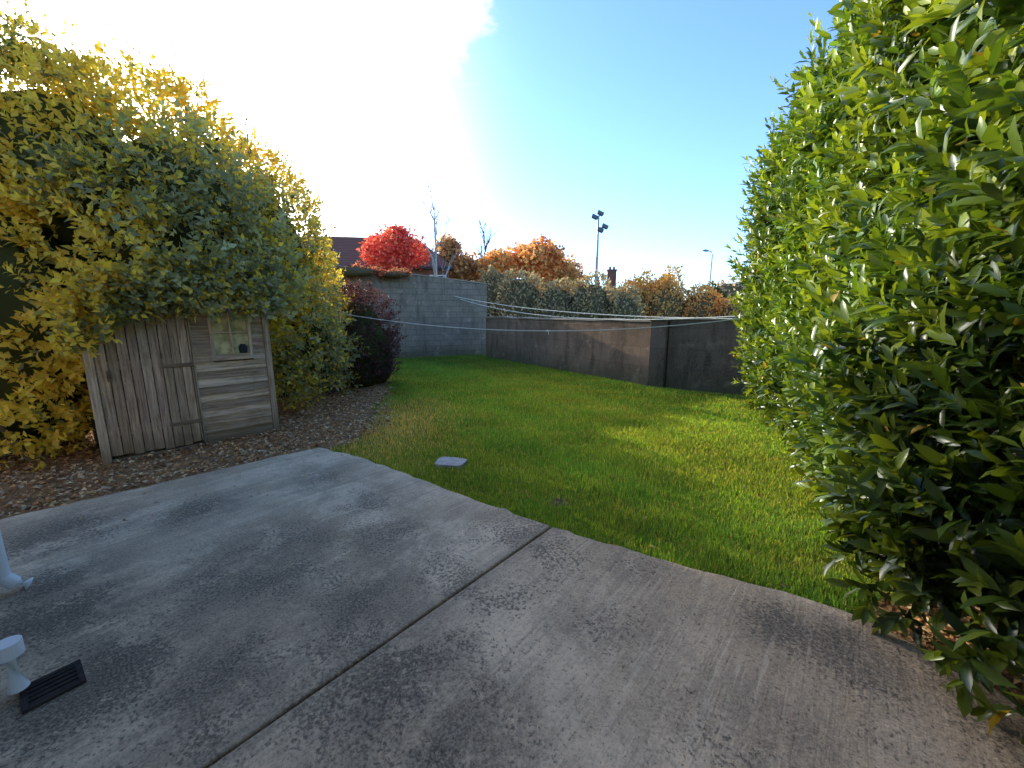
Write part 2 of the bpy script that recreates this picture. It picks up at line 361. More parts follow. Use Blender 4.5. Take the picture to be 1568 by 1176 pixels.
keep=(rng.uniform(size=n)>bare*.95)&((np.abs((G[:,0]+.68)/.18)**4+np.abs((G[:,1]-4.14)/.13)**4)>1)&~((rng.uniform(size=n)<bd*.5))
leaves('lawn_grass',P[keep],A[keep],N[keep],H[keep],W[keep],C[keep].clip(.005,.8),M_grass,T_GRASS)
sheet('bare_earth_patch',wob([(.30,3.22),(.38,3.16),(.5,3.17),(.55,3.25),(.48,3.33),(.36,3.33)],.01,.05,31),-.050,simple('bare_earth',(.14,.09,.05),.95,.05,nscale=40,var=.5))
def litter_leaves(name,poly,n,zr,size,power=1.0,pal=None):
    Q=rpoints(poly,n,power); P=np.column_stack([Q,rng.uniform(*zr,n)])
    ang=rng.uniform(0,6.28,n); A=np.column_stack([np.cos(ang),np.sin(ang),rng.normal(0,.25,n)]); N=np.column_stack([rng.normal(0,.35,(n,2)),np.ones(n)])
    pal=np.array(pal or [(.60,.29,.11),(.82,.50,.23),(.88,.63,.33),(.42,.20,.08),(.88,.42,.13),(.72,.52,.30),(.26,.14,.07)])
    C=pal[rng.integers(0,len(pal),n)]*rng.uniform(.7,1.1,(n,1)); s=rng.uniform(.5,1.3,n)*size
    return leaves(name,P,A,N,s,s*.6,C.clip(0,.9),M_dry,(T_SMALL[0]*np.array([1,1,2.2]),T_SMALL[1]))
litter_leaves('fallen_leaves',[(-7,.4),(-4.1,2.95),(-2.35,4.6),(-2.05,4.75),(-1.8,5.6),(-2.2,6.9),(-2.7,8.8),(-4,9.5),(-8,6)],16000,(-.036,.0),.052)
litter_leaves('fallen_leaves',[(2.0,1.75),(2.35,2.3),(2.6,3.0),(3.0,3.9),(4.4,3.9),(3.6,1.0),(2.2,.9)],2500,(-.040,0),.05)
litter_leaves('fallen_leaves',[(-3.9,3.0),(-2.4,4.5),(-1.2,3.9),(-1.6,3.5),(-3.2,2.6)],45,(.004,.01),.03)
litter_leaves('fallen_leaves',lawn,170,(-.02,.0),.04,.6,[(.42,.30,.13),(.40,.20,.07),(.25,.16,.07)])
mb=MB(); pts=[]
for a in np.linspace(0,2*math.pi,24,endpoint=False):
    ca,sa=math.cos(a),math.sin(a); pts.append((math.copysign(abs(ca)**.5,ca)*.165*(1+.04*math.sin(5*a)),math.copysign(abs(sa)**.5,sa)*.12*(1+.05*math.cos(3*a))))
mb.poly([(x,y,-.012) for x,y in pts]); mb.poly([(x*.5,y*.5,-.009) for x,y in pts],(.6,.6,.6))
for i in range(24):
    a=pts[i]; c2=pts[(i+1)%24]; mb.poly([(a[0],a[1],-.06),(c2[0],c2[1],-.06),(c2[0],c2[1],-.012),(a[0],a[1],-.012)])
M_pale=simple('pale_stone',(.50,.42,.33),.9,.1,nscale=14,var=.6)
mc=mb.make('inspection_cover',[M_pale]); mc.location=(-.68,4.14,-.004); mc.rotation_euler[2]=R(-12)

# ------------------------------------------------------------------ walls
def wall(name,p0,p1,h0,h1,th,mat,cop=.0,capm=None):
    L=math.dist(p0,p1); an=math.atan2(p1[1]-p0[1],p1[0]-p0[0]); e=empty(name,(p0[0],p0[1],-.06),an)
    mb=MB(); k=max(2,int(L/.6)); r=np.random.default_rng(int(L*100)); hs=[h0+(h1-h0)*i/k+r.normal()*.014+.06 for i in range(k+1)]
    for i in range(k):
        x0=L*i/k;x1=L*(i+1)/k
        mb.hexa([(x0,0,0),(x1,0,0),(x1,th,0),(x0,th,0),(x0,0,hs[i]),(x1,0,hs[i+1]),(x1,th,hs[i+1]),(x0,th,hs[i])])
    mb.make('wall_face',[mat],e)
    if cop:
        mb=MB()
        for i in range(k):
            x0=L*i/k+.004;x1=L*(i+1)/k-.004; g=.9+.2*r.random()
            mb.hexa([(x0,-.03,hs[i]+.002),(x1,-.03,hs[i+1]+.002),(x1,th+.03,hs[i+1]+.002),(x0,th+.03,hs[i]+.002),(x0,-.03,hs[i]+cop),(x1,-.03,hs[i+1]+cop),(x1,th+.03,hs[i+1]+cop),(x0,th+.03,hs[i]+cop)],(g,g,g))
        mb.make('coping',[capm or mat],e,.006)
    return e
M_w1=mat_blockwall('grey_block_wall',(.22,.170,.120),(.265,.21,.150),(.155,.12,.085),.35)
M_w2=mat_blockwall('old_garden_wall',(.22,.138,.084),(.255,.168,.105),(.11,.075,.048),.12,.9,.45,.85)
M_w3=mat_blockwall('dark_garden_wall',(.18,.122,.080),(.225,.155,.105),(.10,.07,.047),.12,1.2,.45,.85)
M_cop=simple('coping_concrete',(.34,.27,.19),.9,.1,nscale=8,var=.4)
wall('tall_block_wall',(-9.5,12.5),(-1.0,15.9),3.50,2.75,.22,M_w1,.04,M_cop)
wall('garden_wall',(-1.0,15.1),(3.15,8.85),1.45,1.40,.2,M_w2,.05,M_cop)
wall('garden_wall',(3.47,8.72),(6.6,6.5),1.47,1.49,.2,M_w3,.05,M_cop)
mb=MB(); mb.box(-.17,.17,-.17,.17,0,1.50); mb.box(-.20,.20,-.20,.20,1.502,1.56); o=mb.make('wall_pier',[M_w3],None,.01); o.location=(3.32,8.85,-.06); o.rotation_euler[2]=R(-35)

# ------------------------------------------------------------------ shed
S0=np.array([-4.5,4.09]); S1=np.array([-3.31,5.37]); ang=math.atan2(*(S1-S0)[::-1]); SL=float(np.linalg.norm(S1-S0))
sh=empty('garden_shed',(S0[0],S0[1],-.03),ang)
def rc(a=.65,b_=1.2,warm=0): g=rng.uniform(a,b_); return (g*(1+.06*rng.random()),g,g*(1-.08*rng.random()))
mb=MB(); x=.08
while x<.90:
    wd=rng.uniform(.082,.098); x1=min(x+wd,.90); lo=rng.uniform(.03,.07); mb.box(x,x1-.007,-.022+rng.uniform(-.003,.003),0,lo,1.70,rc()); x=x1
mb.make('door',[M_woodv],sh,.003)
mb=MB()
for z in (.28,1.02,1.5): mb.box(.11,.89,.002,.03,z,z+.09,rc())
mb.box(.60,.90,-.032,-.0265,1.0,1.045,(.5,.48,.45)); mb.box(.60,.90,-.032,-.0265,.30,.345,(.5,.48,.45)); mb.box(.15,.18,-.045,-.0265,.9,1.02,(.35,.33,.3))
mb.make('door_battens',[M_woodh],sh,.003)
mb=MB(); z=.04
while z<1.68:
    z1=z+.098
    for (a,c_) in (((.915,1.10),(1.53,SL-.075)) if (z1>1.09) else ((.915,SL-.075),)):
        g=rc(.7,1.35); mb.hexa([(a,-.022,z),(c_,-.022,z),(c_,.0,z),(a,.0,z),(a,-.008,z1+.006),(c_,-.008,z1+.006),(c_,.0,z1+.006),(a,.0,z1+.006)],g)
    z=z1
mb.make('weatherboards',[M_woodh],sh)
mb=MB()
for a,c_ in ((0,.075),(SL-.07,SL)): mb.box(a,c_,-.035,.035,-.02,1.70,rc(.9,1.2))
mb.box(.9,.915,-.03,.01,.02,1.7,rc(.8,1)); mb.box(1.09,1.125,-.04,.01,1.08,1.70,rc(1,1.3)); mb.box(1.50,1.535,-.04,.01,1.08,1.70,rc(1,1.3))
mb.box(1.297,1.323,-.034,-.008,1.123,1.655,rc(1,1.3))
mb.make('posts',[M_woodv],sh,.004)
mb=MB()
mb.box(1.085,1.54,-.05,.01,1.045,1.078,rc(1,1.3)); mb.box(1.126,1.499,-.038,.01,1.08,1.12,rc(1,1.3)); mb.box(1.126,1.499,-.038,.01,1.657,1.70,rc(1,1.3)); mb.box(1.126,1.296,-.031,-.01,1.385,1.405,rc(1,1.3)); mb.box(1.324,1.499,-.031,-.01,1.385,1.405,rc(1,1.3))
mb.box(.08,.895,-.028,.0,-.01,.026,rc(.6,.8)); mb.box(.92,SL-.08,-.028,.0,-.01,.036,rc(.6,.8))
mb.make('window_frame',[M_woodh],sh,.003)
mg,nt_=newmat('glass_painted_light'); b=NB(nt_); nn=b.noise(b.obj(),6,4); b.out(b.mix(b.ramp(nn,.4,.6),(.36,.30,.12),(.68,.55,.25)),.35,spec=.2)  # yellow tone painted into the panes for daylight showing through from behind
mb=MB(); mb.box(1.12,1.505,-.006,-.002,1.1,1.68); mb.make('window_glass',[mg],sh)
mb=MB(); mb.tube([(1.43,-.012,1.125),(1.43,-.012,1.20),(1.43,-.012,1.24)],[.045,.05,.03],10); mb.make('pot_behind_window',[M_black],sh)
mb=MB()
mb.box(0.01,.04,.036,1.3,0,1.7,(.8,.8,.8)); mb.box(SL-.04,SL-.01,.036,1.3,0,1.7,(.8,.8,.8)); mb.box(.04,SL-.04,1.27,1.3,0,1.7,(.8,.8,.8)); mb.box(.05,SL-.05,.04,1.26,0,.03,(.5,.5,.5))
mb.poly([(0,.001,1.70),(SL,.001,1.70),(SL,.001,1.705),(SL/2,.001,1.90),(0,.001,1.705)],(.8,.8,.8)); mb.poly([(0,1.3,1.70),(0,1.3,1.705),(SL/2,1.3,1.90),(SL,1.3,1.705),(SL,1.3,1.70)],(.8,.8,.8))
mb.poly([(.1,.033,.04),(.9,.033,.04),(.9,.033,1.7),(.1,.033,1.7)],(.15,.15,.15))
mb.make('walls',[M_woodv],sh)
M_felt=simple('roof_felt',(.06,.065,.06),.95,.1,nscale=20)
mb=MB()
for sgn in (-1,1):
    xe=SL/2+sgn*(SL/2+.05); 
    mb.hexa([(SL/2,-.08,1.905),(xe,-.08,1.70),(xe,1.38,1.70),(SL/2,1.38,1.905),(SL/2,-.08,1.925),(xe,-.08,1.72),(xe,1.38,1.72),(SL/2,1.38,1.925)])
mb.make('roof',[M_felt],sh)

# ------------------------------------------------------------------ house (render wall, pipes, gully) on the left
M_render=simple('painted_render',(.66,.58,.50),.85,.2,nscale=45,var=.12)
hx0=np.array([-3.04,2.0]); hd=np.array([1.55,-1.15])/math.hypot(1.55,1.15)
ho=empty('house',(hx0[0],hx0[1],0),math.atan2(hd[1],hd[0]))
mb=MB(); mb.box(0,7.5,-5,0,.002,2.7); mb.box(-.02,7.52,-5.02,.025,.003,.16); mb.make('walls',[M_render],ho,.01)
mb=MB(); mb.hexa([(-.35,.35,2.70),(7.8,.35,2.70),(7.8,-5.3,2.70),(-.35,-5.3,2.70),(-.35,.35,2.8),(7.8,.35,2.8),(7.8,-2.6,4.2),(-.35,-2.6,4.2)]); 
M_slate=mat_roof('slate_roof',(.06,.06,.065),(.10,.10,.10)); mb.make('roof',[M_slate],ho)
mb=MB(); mb.box(3.0,3.05,.0,.04,1.0,2.1);mb.box(4.15,4.2,.0,.04,1.0,2.1);mb.box(3.05,4.15,0,.04,1.0,1.05);mb.box(3.05,4.15,0,.04,2.05,2.1); mb.make('window_frame',[M_white],ho,.004)
mb=MB(); mb.box(3.05,4.15,.005,.012,1.05,2.05); mb.make('window_glass',[simple('window_glass',(.03,.035,.04),.05,.8)],ho)
mb=MB(); mb.tube([(.08,.08,.10),(.08,.08,2.6)],[.035,.035],20); mb.tube([(.08,.08,.66),(.08,.08,.74)],[.043,.043],20); mb.tube([(.08,.08,.11),(.085,.12,.05),(.09,.17,.02)],[.036,.036,.036],20); mb.make('downpipe',[M_white],ho)
mb=MB(); mb.tube([(1.12,.0,.27),(1.12,.05,.275),(1.12,.085,.25),(1.12,.09,.04)],[.032,.032,.034,.032],20); mb.tube([(1.12,.088,.20),(1.12,.088,.262)],[.042,.042],20); mb.make('waste_pipe',[M_white],ho)
dr=empty('drain_gully',(-2.00,1.45,0),math.atan2(hd[1],hd[0]))
mb=MB(); mb.box(-.085,.085,-.085,.085,.001,.004); 
for a in range(5):
    x=-.06+a*.03; mb.box(x-.006,x+.006,-.07,.07,.004,.010)
mb.box(-.09,.09,-.09,-.07,.0015,.012);mb.box(-.09,.09,.07,.09,.0015,.012);mb.box(-.09,-.07,-.0695,.0695,.0015,.012);mb.box(.07,.09,-.0695,.0695,.0015,.012)
mb.make('grate',[simple('drain_iron',(.05,.04,.032),.95,.05,nscale=30,var=.6)],dr)

# ------------------------------------------------------------------ left variegated bush
ELL=[(-6.3,5.1,2.0,1.6,1.4,2.95),(-5.35,6.7,2.3,1.45,1.3,2.85),(-4.95,8.1,2.1,1.05,1.10,2.6),(-4.4,8.1,.9,1.05,1.0,1.85),
     (-4.55,5.45,2.75,1.15,1.0,1.3),(-5.65,4.35,1.5,1.0,.75,1.85),(-4.2,6.9,2.6,.85,.9,1.15),(-6.9,4.0,1.6,1.2,1.0,2.2),(-5.3,5.0,3.2,1.0,.9,1.2),
     (-4.55,4.55,2.25,.62,.50,.85),(-4.0,5.05,2.25,.6,.52,.78),(-3.45,5.75,2.2,.5,.55,.75),(-4.95,4.25,1.7,.55,.42,1.2),(-3.55,6.6,1.3,.55,.8,1.3)]
bush=empty('variegated_shrub')
core('inner_shade_core',[e for e in ELL[:9]],M_dark,bush,.72)
ux=np.array([math.cos(ang),math.sin(ang)]); uy=np.array([-math.sin(ang),math.cos(ang)])
def lcol(n,k,t,P):
    yl=np.clip((-P[:,0]-3.0)/1.9,0,1)*.95+.18; yl=yl*np.clip(1.15+1.4*snoise(P,1.5,33),.2,1.9)*np.clip(.55+P[:,2]*.28,.55,1.15)
    isy=(rng.uniform(size=(n,k))<yl[:,None]*np.where(t>.4,1.0,.5)[None])
    v=np.clip(1+.45*snoise(P,2.6,37),.5,1.5)[:,None,None]
    g=np.array([.215,.235,.065])*v*(1+.35*rng.normal(size=(n,1,1)).clip(-1.5,2))*(1+.25*rng.normal(size=(n,k,1)))
    grey=np.clip((P[:,0]+6)/2.5,0,1)[:,None,None]; g=g*(1-grey*.65)+np.array([.46,.43,.22])*v*grey*.65*(1+.3*rng.normal(size=(n,1,1)))
    y=np.array([.92,.66,.08])*rng.uniform(.65,1.05,(n,k,1)); y[...,1]*=rng.uniform(.88,1.12,(n,k))
    return np.where(isy[...,None],y,g).clip(.02,.92)
P,N=ell_points(ELL,28000,5,.25,-.3,rej=.7)
dep=rng.uniform(0,1,len(P))**1.4*.34; P=P-N*dep[:,None]
def shedclear(P,N,extra=0):
    rel=P[:,:2]-S0; lx=rel@ux; ly=rel@uy
    lim=1.62+.04*snoise(P,6,9)+.04*np.sin(lx*9)-.6*np.exp(-((lx-.0)/.3)**2)+extra
    clear=(lx>.04+.05*snoise(P,4,12))&(lx<SL+.03)&(ly<1.4)&(P[:,2]<lim)
    return P[~clear],N[~clear]
P,N=shedclear(P,N)
m=800; lx=rng.uniform(-.1,SL+.12,m); ly=rng.uniform(-.24,-.02,m); z=rng.uniform(1.58,2.2,m)-.35*np.exp(-((lx)/.3)**2)+.04*np.sin(lx*11)
Fp=np.column_stack([S0[0]+lx*ux[0]+ly*uy[0],S0[1]+lx*ux[1]+ly*uy[1],z]); Fn=np.tile([[.73,-.68,.1]],(m,1))
P=np.concatenate([P,Fp]);N=np.concatenate([N,Fn])
D=N*.8+np.array([0,0,.3])+rng.normal(0,.45,(len(P),3))
s=sprigs(P,D,rng.uniform(.12,.28,len(P)),8,.088,.046,lcol,75,30,.35)
leaves('foliage',*s[:3],s[3],s[4],s[5],M_leaf,T_SMALL,bush)
P,N=ell_points(ELL[:9],1500,5,.25,-.6); m=(N[:,2]>.2)&(P[:,2]>2.2); P=P[m];N=N[m]
D=N*.5+np.array([0,0,.9])+rng.normal(0,.28,(len(P),3)); s=sprigs(P,D,rng.uniform(.3,.7,len(P)),12,.065,.028,lcol,60,25,.3)
leaves('shoots',*s[:3],s[3],s[4],s[5],M_leaf,T_SMALL,bush)
mb=MB()
for i in range(14):
    x=-5.9+rng.uniform(-.6,.6); y=4.4+rng.uniform(-.3,.5); mb.tube([(x,y,-.06),(x+rng.normal()*.15,y+rng.normal()*.15,.6),(x+rng.normal()*.4,y+rng.normal()*.3,1.8)],[.03,.022,.012],6)
for i in range(16):
    x=-3.9+rng.uniform(-.8,.3); y=8.0+rng.uniform(-.4,.6); mb.tube([(x,y,-.06),(x+rng.normal()*.10,y+rng.normal()*.1,.6),(x+rng.normal()*.2,y+rng.normal()*.2,1.4)],[.03,.022,.012],6)
mb.make('stems',[M_bark],bush)
PE=[(-3.45,8.9,.85,.75,.75,1.35),(-3.2,9.3,.6,.45,.6,.95),(-3.9,9.6,1.0,.75,.75,1.1)]
pb=empty('purple_berberis_shrub'); core('inner_shade_core',PE,M_dark,pb,.76)
P,N=ell_points(PE,3600,15,.14,-.3); P=P-N*(rng.uniform(0,1,len(P))**1.5*.25)[:,None]
def pcol(n,k,t,P):
    c=np.array([.105,.038,.034])*(1+.4*rng.normal(size=(n,k,1))); return np.where(rng.uniform(size=(n,k,1))<.08,np.array([.26,.08,.05]),c).clip(.006,.5)
s=sprigs(P,N*.5+np.array([0,0,.6])+rng.normal(0,.4,(len(P),3)),rng.uniform(.12,.28,len(P)),9,.055,.032,pcol,75,35,.35)
leaves('foliage',*s[:3],s[3],s[4],s[5],M_leaf,T_SMALL,pb)

# ------------------------------------------------------------------ laurel hedge (right)
hedge=empty('laurel_hedge')
def faceX(Y): return 1.98+.415*(Y-1.7)
fn=np.array([-.924,.383,0])
def hedge_pts(n,lowbias=False):
    Y=.2+7.1*rng.uniform(size=n)**1.3; e=.58
    oz=rng.uniform(-1,1,n); ox=(1-np.abs(oz)**(2/e)).clip(0,1)**(e/2)
    top=rng.uniform(size=n)<.2
    ox=np.where(top,rng.uniform(-.3,1,n),ox); oz=np.where(top,(1-np.abs(ox)**(2/e)).clip(0,1)**(e/2),oz)
    if lowbias: oz=rng.uniform(-1,-.6,n); ox=(1-np.abs(oz)**(2/e)).clip(0,1)**(e/2); Y=1.6+3*rng.uniform(size=n)
    H=4.5-.10*np.clip(Y-3.5,0,5)*1.2; zc=H*.5
    endt=np.clip((7.35-Y)/.9,0,1)**.5; half=.85*endt+.02
    under=np.where(oz<-.6,(np.clip(-oz-.6,0,1)/.4)**1.5*.12,0)*np.clip((Y-2)/2,0.0,1)+np.clip(1.6-Y,0,1.5)*.30*np.clip(.1-oz,0,1)
    bulge=.14*np.clip(1-np.abs(Y-2.0)/.9,0,1)*np.clip(-oz+.2,0,1)
    off=half*ox-.85-under+bulge
    z=zc+oz*(zc-.02)*(.86+.14*endt)*np.where(oz<0,1.05,1)
    base=np.column_stack([faceX(Y),Y,np.zeros(n)])
    P=base+fn*off[:,None]; P[:,2]=z
    fx=np.sign(ox)*np.abs(ox)**3; fz=np.sign(oz)*np.abs(oz)**3.5*np.where(oz<0,.3,1)
    Nn=fn[None]*fx[:,None]+np.array([0,0,1.])*fz[:,None]
    Nn=Nn+np.array([.383,.924,0])*((1-endt)*1.3)[:,None]
    Nn=nrm(Nn); dsp=.20*snoise(P,1.5,41)+.14*snoise(P,4,42)
    P=P+Nn*dsp[:,None]; return P,Nn
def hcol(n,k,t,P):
    lowd=np.clip(.55+P[:,2]*.35,.55,1.0)  # shade at the hedge foot painted in: lower leaves get darker colour
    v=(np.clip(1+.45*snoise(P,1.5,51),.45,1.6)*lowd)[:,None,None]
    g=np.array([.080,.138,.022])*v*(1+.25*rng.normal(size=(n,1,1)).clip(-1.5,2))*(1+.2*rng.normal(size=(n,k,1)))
    hi=np.clip(.22+.25*P[:,2]+.06*P[:,1],.2,1)[:,None,None]  # young tips get more lime with height and distance, painting in the sunlit top
    young_lit=(t>.5)[None,:,None]*rng.uniform(0,1,(n,1,1))**1.3*hi; g=g*(1-.8*young_lit)+np.array([.44,.50,.05])*.8*young_lit
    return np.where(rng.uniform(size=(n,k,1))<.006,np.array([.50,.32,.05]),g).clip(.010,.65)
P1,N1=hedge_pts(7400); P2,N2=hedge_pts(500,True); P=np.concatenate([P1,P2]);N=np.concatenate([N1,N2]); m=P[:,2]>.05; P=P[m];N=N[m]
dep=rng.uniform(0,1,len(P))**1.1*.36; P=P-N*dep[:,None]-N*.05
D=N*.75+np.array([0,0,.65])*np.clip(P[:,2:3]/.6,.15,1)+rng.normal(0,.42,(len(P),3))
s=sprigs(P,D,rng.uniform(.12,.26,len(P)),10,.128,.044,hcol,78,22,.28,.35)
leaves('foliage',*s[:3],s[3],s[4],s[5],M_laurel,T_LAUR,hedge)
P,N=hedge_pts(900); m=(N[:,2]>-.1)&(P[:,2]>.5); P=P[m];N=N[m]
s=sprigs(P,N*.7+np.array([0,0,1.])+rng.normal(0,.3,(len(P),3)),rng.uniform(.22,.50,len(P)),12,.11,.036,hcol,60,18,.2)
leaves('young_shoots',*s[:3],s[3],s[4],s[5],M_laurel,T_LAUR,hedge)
bm=bmesh.new(); rows=[]  # solid dark hull added inside the hedge, standing for its shaded interior
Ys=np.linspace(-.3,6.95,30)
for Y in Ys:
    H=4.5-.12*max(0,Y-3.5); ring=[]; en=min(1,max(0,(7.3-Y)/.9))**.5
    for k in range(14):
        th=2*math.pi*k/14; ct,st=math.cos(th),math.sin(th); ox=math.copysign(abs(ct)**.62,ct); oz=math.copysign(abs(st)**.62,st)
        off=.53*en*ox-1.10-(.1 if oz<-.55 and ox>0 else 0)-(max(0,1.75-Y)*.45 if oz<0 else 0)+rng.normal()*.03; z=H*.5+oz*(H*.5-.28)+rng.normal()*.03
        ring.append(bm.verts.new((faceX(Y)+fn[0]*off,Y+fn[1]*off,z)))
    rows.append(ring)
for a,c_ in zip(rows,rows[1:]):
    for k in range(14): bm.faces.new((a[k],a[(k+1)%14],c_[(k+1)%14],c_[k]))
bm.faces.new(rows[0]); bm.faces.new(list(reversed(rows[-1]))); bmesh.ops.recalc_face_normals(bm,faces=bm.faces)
me=bpy.data.meshes.new('inner_shade_core'); bm.to_mesh(me); bm.free(); me.materials.append(M_lcore); link(bpy.data.objects.new('inner_shade_core',me),hedge)
mb=MB()
for i in range(46):
    Y=rng.uniform(.3,6.8); x=faceX(Y)+.5+rng.uniform(-.15,.5); mb.tube([(x,Y,-.06),(x+rng.normal()*.06-.05,Y+rng.normal()*.08,.35),(x+rng.normal()*.15-.15,Y+rng.normal()*.2,1.0)],[.028,.022,.014],6)
mb.make('stems',[M_bark],hedge)

# ------------------------------------------------------------------ washing lines
def cable(name,pts,r=.008):
    mb=MB(); mb.tube(pts,[r]*len(pts),6); return mb.make(name,[M_line])
def sagline(a,c_,sag,n=16):
    a=Vector(a);c_=Vector(c_); return [a.lerp(c_,i/n)-Vector((0,0,sag*4*(i/n)*(1-i/n))) for i in range(n+1)]
cable('washing_line',sagline((-3.7,8.2,1.63),(4.1,7.0,1.52),.30),.008)
mb=MB(); kp=sagline((-3.7,8.2,1.63),(4.1,7.0,1.52),.30)[9]
mb.tube([kp+Vector((-.06,0,.0)),kp,kp+Vector((.05,0,0))],[.01,.02,.01],6); mb.tube([kp,kp+Vector((.01,0,-.07))],[.009,.004],5); mb.make('line_knot',[M_line])
cable('washing_line',sagline((-2.2,15.35,2.25),(4.1,7.3,1.50),.18),.011)
cable('washing_line',sagline((-2.0,15.4,2.15),(4.15,7.1,1.56),.33),.011)

# ------------------------------------------------------------------ trees & background
def limb(mb,p,d,L,r,depth,mi=0,tips=None,spread=.7,up=.25):
    pts=[p]; rr=[r]; q=Vector(p); dd=Vector(d).normalized()
    for i in range(4):
        dd=(dd+Vector(rng.normal(0,.12,3))+Vector((0,0,up*.15))).normalized(); q=q+dd*(L/4); pts.append(q.copy()); rr.append(r*(1-.16*(i+1)))
    mb.tube(pts,rr,6 if r>.03 else 4,mi=mi,cap=False)
    if tips is not None: tips.append(tuple(q)); 
    if depth>0:
        for i in range(3 if depth>1 else 4):
            b0=pts[rng.integers(2,5)]; nd=(dd+Vector(rng.normal(0,spread,3))+Vector((0,0,up))).normalized(); limb(mb,b0,nd,L*rng.uniform(.55,.8),r*.5,depth-1,mi,tips,spread,up)
def tree(name,x,y,H,crown,col,n,leaf,trunk_h,r=.12,bark=None,cv=.3,col2=None,mix2=.3,spread=.7):
    e=empty(name,(x,y,-.06)); mb=MB(); pts=[(0,0,0),(rng.normal()*.05,rng.normal()*.05,trunk_h*.5),(0,0,trunk_h)]
    if not crown or n==0: pts=pts+[(.05,0,H*.75),(0,.02,H)]
    mb.tube(pts,[r*1.3,r,r*.85]+([r*.4,r*.1] if len(pts)>3 else []),8); tips=[]
    for i in range(10 if n==0 else 6):
        a=i*1.05+rng.random()
        if n==0: limb(mb,Vector((0,0,trunk_h+(H-trunk_h)*i/11)),(math.cos(a)*.5,math.sin(a)*.5,1),(H-trunk_h)*.36*(1-i/16),r*.5,2,0,tips,.35,.35)
        else: limb(mb,Vector((0,0,trunk_h*rng.uniform(.75,1))),(math.cos(a)*.7,math.sin(a)*.7,1),(H-trunk_h)*.33,r*.6,2,0,tips,spread)
    mb.make('trunk',[bark or M_bark],e)
    if n:
        cz,rx,rz=crown; m=24; cen=nrm(rng.normal(size=(m,3)))*rng.uniform(.2,.85,(m,1))*np.array([rx,rx,rz])+np.array([0,0,cz]); rad=rng.uniform(.25,.45,m)*rx
        idx=rng.integers(0,m,n); P=cen[idx]+nrm(rng.normal(size=(n,3)))*(rad[idx]*rng.uniform(.5,1.1,n))[:,None]
        A=rng.normal(size=(n,3)); N=rng.normal(size=(n,3))+np.array([0,0,.8]); sh_=rng.uniform(.7,1.25,m)[idx][:,None]
        C=np.array(col)*sh_*(1+cv*rng.normal(size=(n,1))); 
        if col2 is not None: C=np.where((rng.uniform(size=(n,1))<mix2),np.array(col2)*(1+cv*rng.normal(size=(n,1))),C)
        s=rng.uniform(.6,1.3,n)*leaf; leaves('crown',P,A,N,s,s*.7,C.clip(.01,.88),M_far,T_SMALL,e)
    return e
tree('red_maple_tree',-7.0,25,7.0,(5.5,2.0,1.6),(.84,.13,.10),8000,.20,3.3,.12,col2=(.86,.26,.16))
tree('birch_tree',-4.5,24,8.6,None,None,0,0,2.6,.09,M_birch)
tree('bare_tree',-2.3,34,9.0,None,None,0,0,4.5,.12)
tree('autumn_tree',-4.6,33,7.4,(5.2,2.6,2.2),(.58,.34,.15),8000,.32,2.5,.16,col2=(.80,.40,.14))
tree('autumn_tree',-1.2,33,7,(5.1,2.6,1.9),(.90,.40,.12),8000,.32,2.5,.16,col2=(.60,.38,.16))
tree('autumn_tree',1.7,34,7.6,(5.5,2.9,2.1),(.90,.38,.13),9000,.32,2.8,.18,col2=(.60,.38,.18))
tree('autumn_tree',3.9,36,6.6,(4.7,2.5,1.9),(.80,.40,.15),7000,.32,2.5,.16,col2=(.48,.38,.18))
tree('autumn_tree',10.2,28,4.4,(3.2,1.8,1.5),(.68,.46,.12),5500,.2,1.4,.12,col2=(.85,.45,.11))
tree('conifer_tree',15.1,30,4.0,(2.3,1.0,1.7),(.07,.10,.04),4500,.16,.8,.1)
def mass(name,ells,n,leaf,cols,seed,corem=True):
    e=empty(name)
    if corem: core('inner_shade_core',ells,M_bgcore,e,.80)
    P,N=ell_points(ells,n,seed,.28,-.6); P=P-N*(rng.uniform(0,1,len(P))**1.4*leaf*2.2)[:,None]; n=len(P)
    cols=np.array(cols); f=np.clip(.5+.55*snoise(P,.8,seed+5)+rng.normal(0,.18,n),0,.999); C=cols[(f*len(cols)).astype(int)]*(1+.25*rng.normal(size=(n,1)))
    s=rng.uniform(.6,1.4,n)*leaf
    leaves('foliage',P,N*.5+rng.normal(0,.6,(n,3))+np.array([0,0,.4]),N+rng.normal(0,.7,(n,3)),s,s*.55,C.clip(.008,.88),M_far,T_SMALL,e)
mass('olive_shrubs',[(.4,19.5,1.4,1.5,1.2,2.3),(2.1,19,1.3,1.3,1.2,1.8),(3.6,18.5,1.4,1.2,1.1,1.95),(5.0,18,1.1,1.0,1.0,1.6),(-1.0,20.5,1.5,1.2,1.2,2.4)],18000,.15,[(.26,.22,.13),(.38,.32,.18),(.50,.38,.20),(.31,.27,.155)],61)
mass('autumn_hedge',[(8.0,27,1.6,1.6,1.2,2.1),(10.2,26.5,1.6,1.6,1.2,2.1),(12.2,26,1.4,1.3,1.2,1.9),(6.2,27,1.4,1.2,1.2,1.8),(14.2,25.5,1.2,1.4,1.2,1.3)],15000,.19,[(.90,.36,.10),(.85,.46,.15),(.68,.40,.15),(.90,.48,.14),(.52,.38,.16)],71)
mass('distant_trees',[(x,rng.uniform(62,80),2.2,6,4,rng.uniform(3.0,5.0)) for x in range(-46,70,8)],14000,.55,[(.32,.30,.22),(.42,.36,.26),(.56,.38,.22),(.30,.30,.22)],81)
mass('wall_creeper',[(-5.6,13.9,3.0,1.3,.35,.22),(-4.2,14.4,2.95,.7,.3,.15),(-7,13.4,3.1,1.2,.4,.3)],3500,.09,[(.55,.16,.10),(.36,.15,.09),(.28,.22,.12)],91)

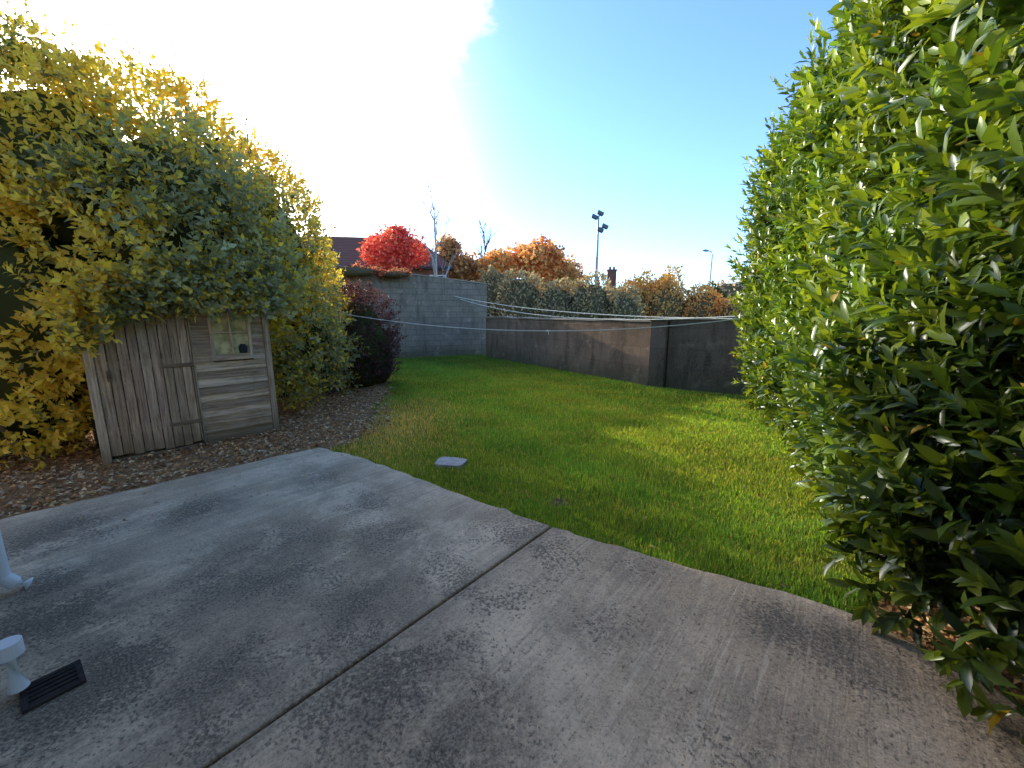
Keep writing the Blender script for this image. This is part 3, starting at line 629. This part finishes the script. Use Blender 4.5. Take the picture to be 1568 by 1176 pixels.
M_brick=mat_blockwall('house_brick',(.26,.12,.08),(.20,.09,.07),(.12,.07,.05),-.3,.225,.075,.3)
M_tile=mat_roof('brown_roof_tiles',(.17,.07,.045),(.24,.11,.075)); M_gut=simple('dark_gutter',(.06,.045,.04),.6,.2)
def hhouse(name,x,y,rot,L,W,h,rh,chim=None):
    e=empty(name,(x,y,-.06),rot); mb=MB(); mb.box(-L/2,L/2,-W/2,W/2,0,h); mb.make('walls',[M_brick],e)
    mb=MB(); o_=.35; a=W/2+o_; l=L/2+o_; ri=L/2-W*.35
    v=[(-l,-a,h),(l,-a,h),(l,a,h),(-l,a,h),(-ri,0,h+rh),(ri,0,h+rh)]
    for f in ((0,1,5,4),(1,2,5),(2,3,4,5),(3,0,4),(3,2,1,0)): mb.poly([v[i] for i in f])
    mb.make('roof',[M_tile],e)
    mb=MB(); mb.box(-l,l,-a-.06,-a-.002,h-.12,h+.05); mb.make('gutter',[M_gut],e)
    mb=MB(); mg_=MB()
    for wx in np.arange(-L/2+1.2,L/2-1,2.6):
        for wz in ([.9] if h<3.5 else [.9,3.2]):
            mb.box(wx,wx+1.2,-W/2-.03,-W/2-.002,wz,wz+.06);mb.box(wx,wx+1.2,-W/2-.03,-W/2-.002,wz+1.14,wz+1.2);mb.box(wx,wx+.06,-W/2-.03,-W/2-.002,wz+.062,wz+1.138);mb.box(wx+1.14,wx+1.2,-W/2-.03,-W/2-.002,wz+.062,wz+1.138)
            mg_.box(wx+.06,wx+1.14,-W/2-.01,-W/2-.001,wz+.06,wz+1.14)
    mb.make('window_frames',[M_white],e); mg_.make('window_glass',[simple('glass_'+name,(.03,.04,.05),.05,.8)],e)
    if chim:
        mb=MB(); cx,cz=chim; mb.box(cx-.4,cx+.4,-.35,.35,h,cz); mb.box(cx-.46,cx+.46,-.41,.41,cz,cz+.12); mb.tube([(cx-.18,0,cz+.12),(cx-.18,0,cz+.4)],[.11,.09],8); mb.tube([(cx+.18,0,cz+.12),(cx+.18,0,cz+.4)],[.11,.09],8); mb.make('chimney',[M_brick],e)
hhouse('brick_house',-11.5,32,R(8),13,7,4.9,2.6)
hhouse('brick_house',11.0,38,R(-10),9,6,2.6,1.3,(-1.6,5.6))

fm=empty('floodlight_mast',(6.25,30,-.06)); mb=MB(); mb.tube([(0,0,0),(0,0,4),(0,0,8.6)],[.12,.10,.07],10); mb.tube([(-.35,0,8.5),(.1,0,8.6)],[.04,.04],6); mb.tube([(0,0,7.8),(.45,0,7.75)],[.04,.04],6); mb.make('pole',[M_metal],fm)
mb=MB()
for (x,z) in ((.12,8.75),(-.28,8.5),(.48,7.85),(.15,7.6)):
    M=Matrix.Translation((x,0,z))@Matrix.Rotation(R(25),4,'Y')@Matrix.Rotation(R(-25),4,'X')@Matrix.Scale(.8,4); mb.box(-.26,.26,-.10,.10,-.14,.14,M=M); mb.box(-.30,.30,-.14,-.102,-.18,.18,M=M)
mb.make('floodlights',[simple('floodlight_housing',(.10,.11,.12),.5,.4)],fm,.01)
st=empty('street_lamp',(19.6,40,-.06)); mb=MB(); mb.tube([(0,0,0),(0,0,4),(0,0,7.3),(-.1,0,7.6),(-.5,0,7.7)],[.10,.08,.06,.05,.04],8); mb.tube([(-.4,0,7.68),(-.7,0,7.72),(-1.0,0,7.70)],[.08,.12,.05],8); mb.make('pole_and_lantern',[M_metal],st)
print('done', sum(len(o.data.polygons) for o in sc.objects if o.type=='MESH'))
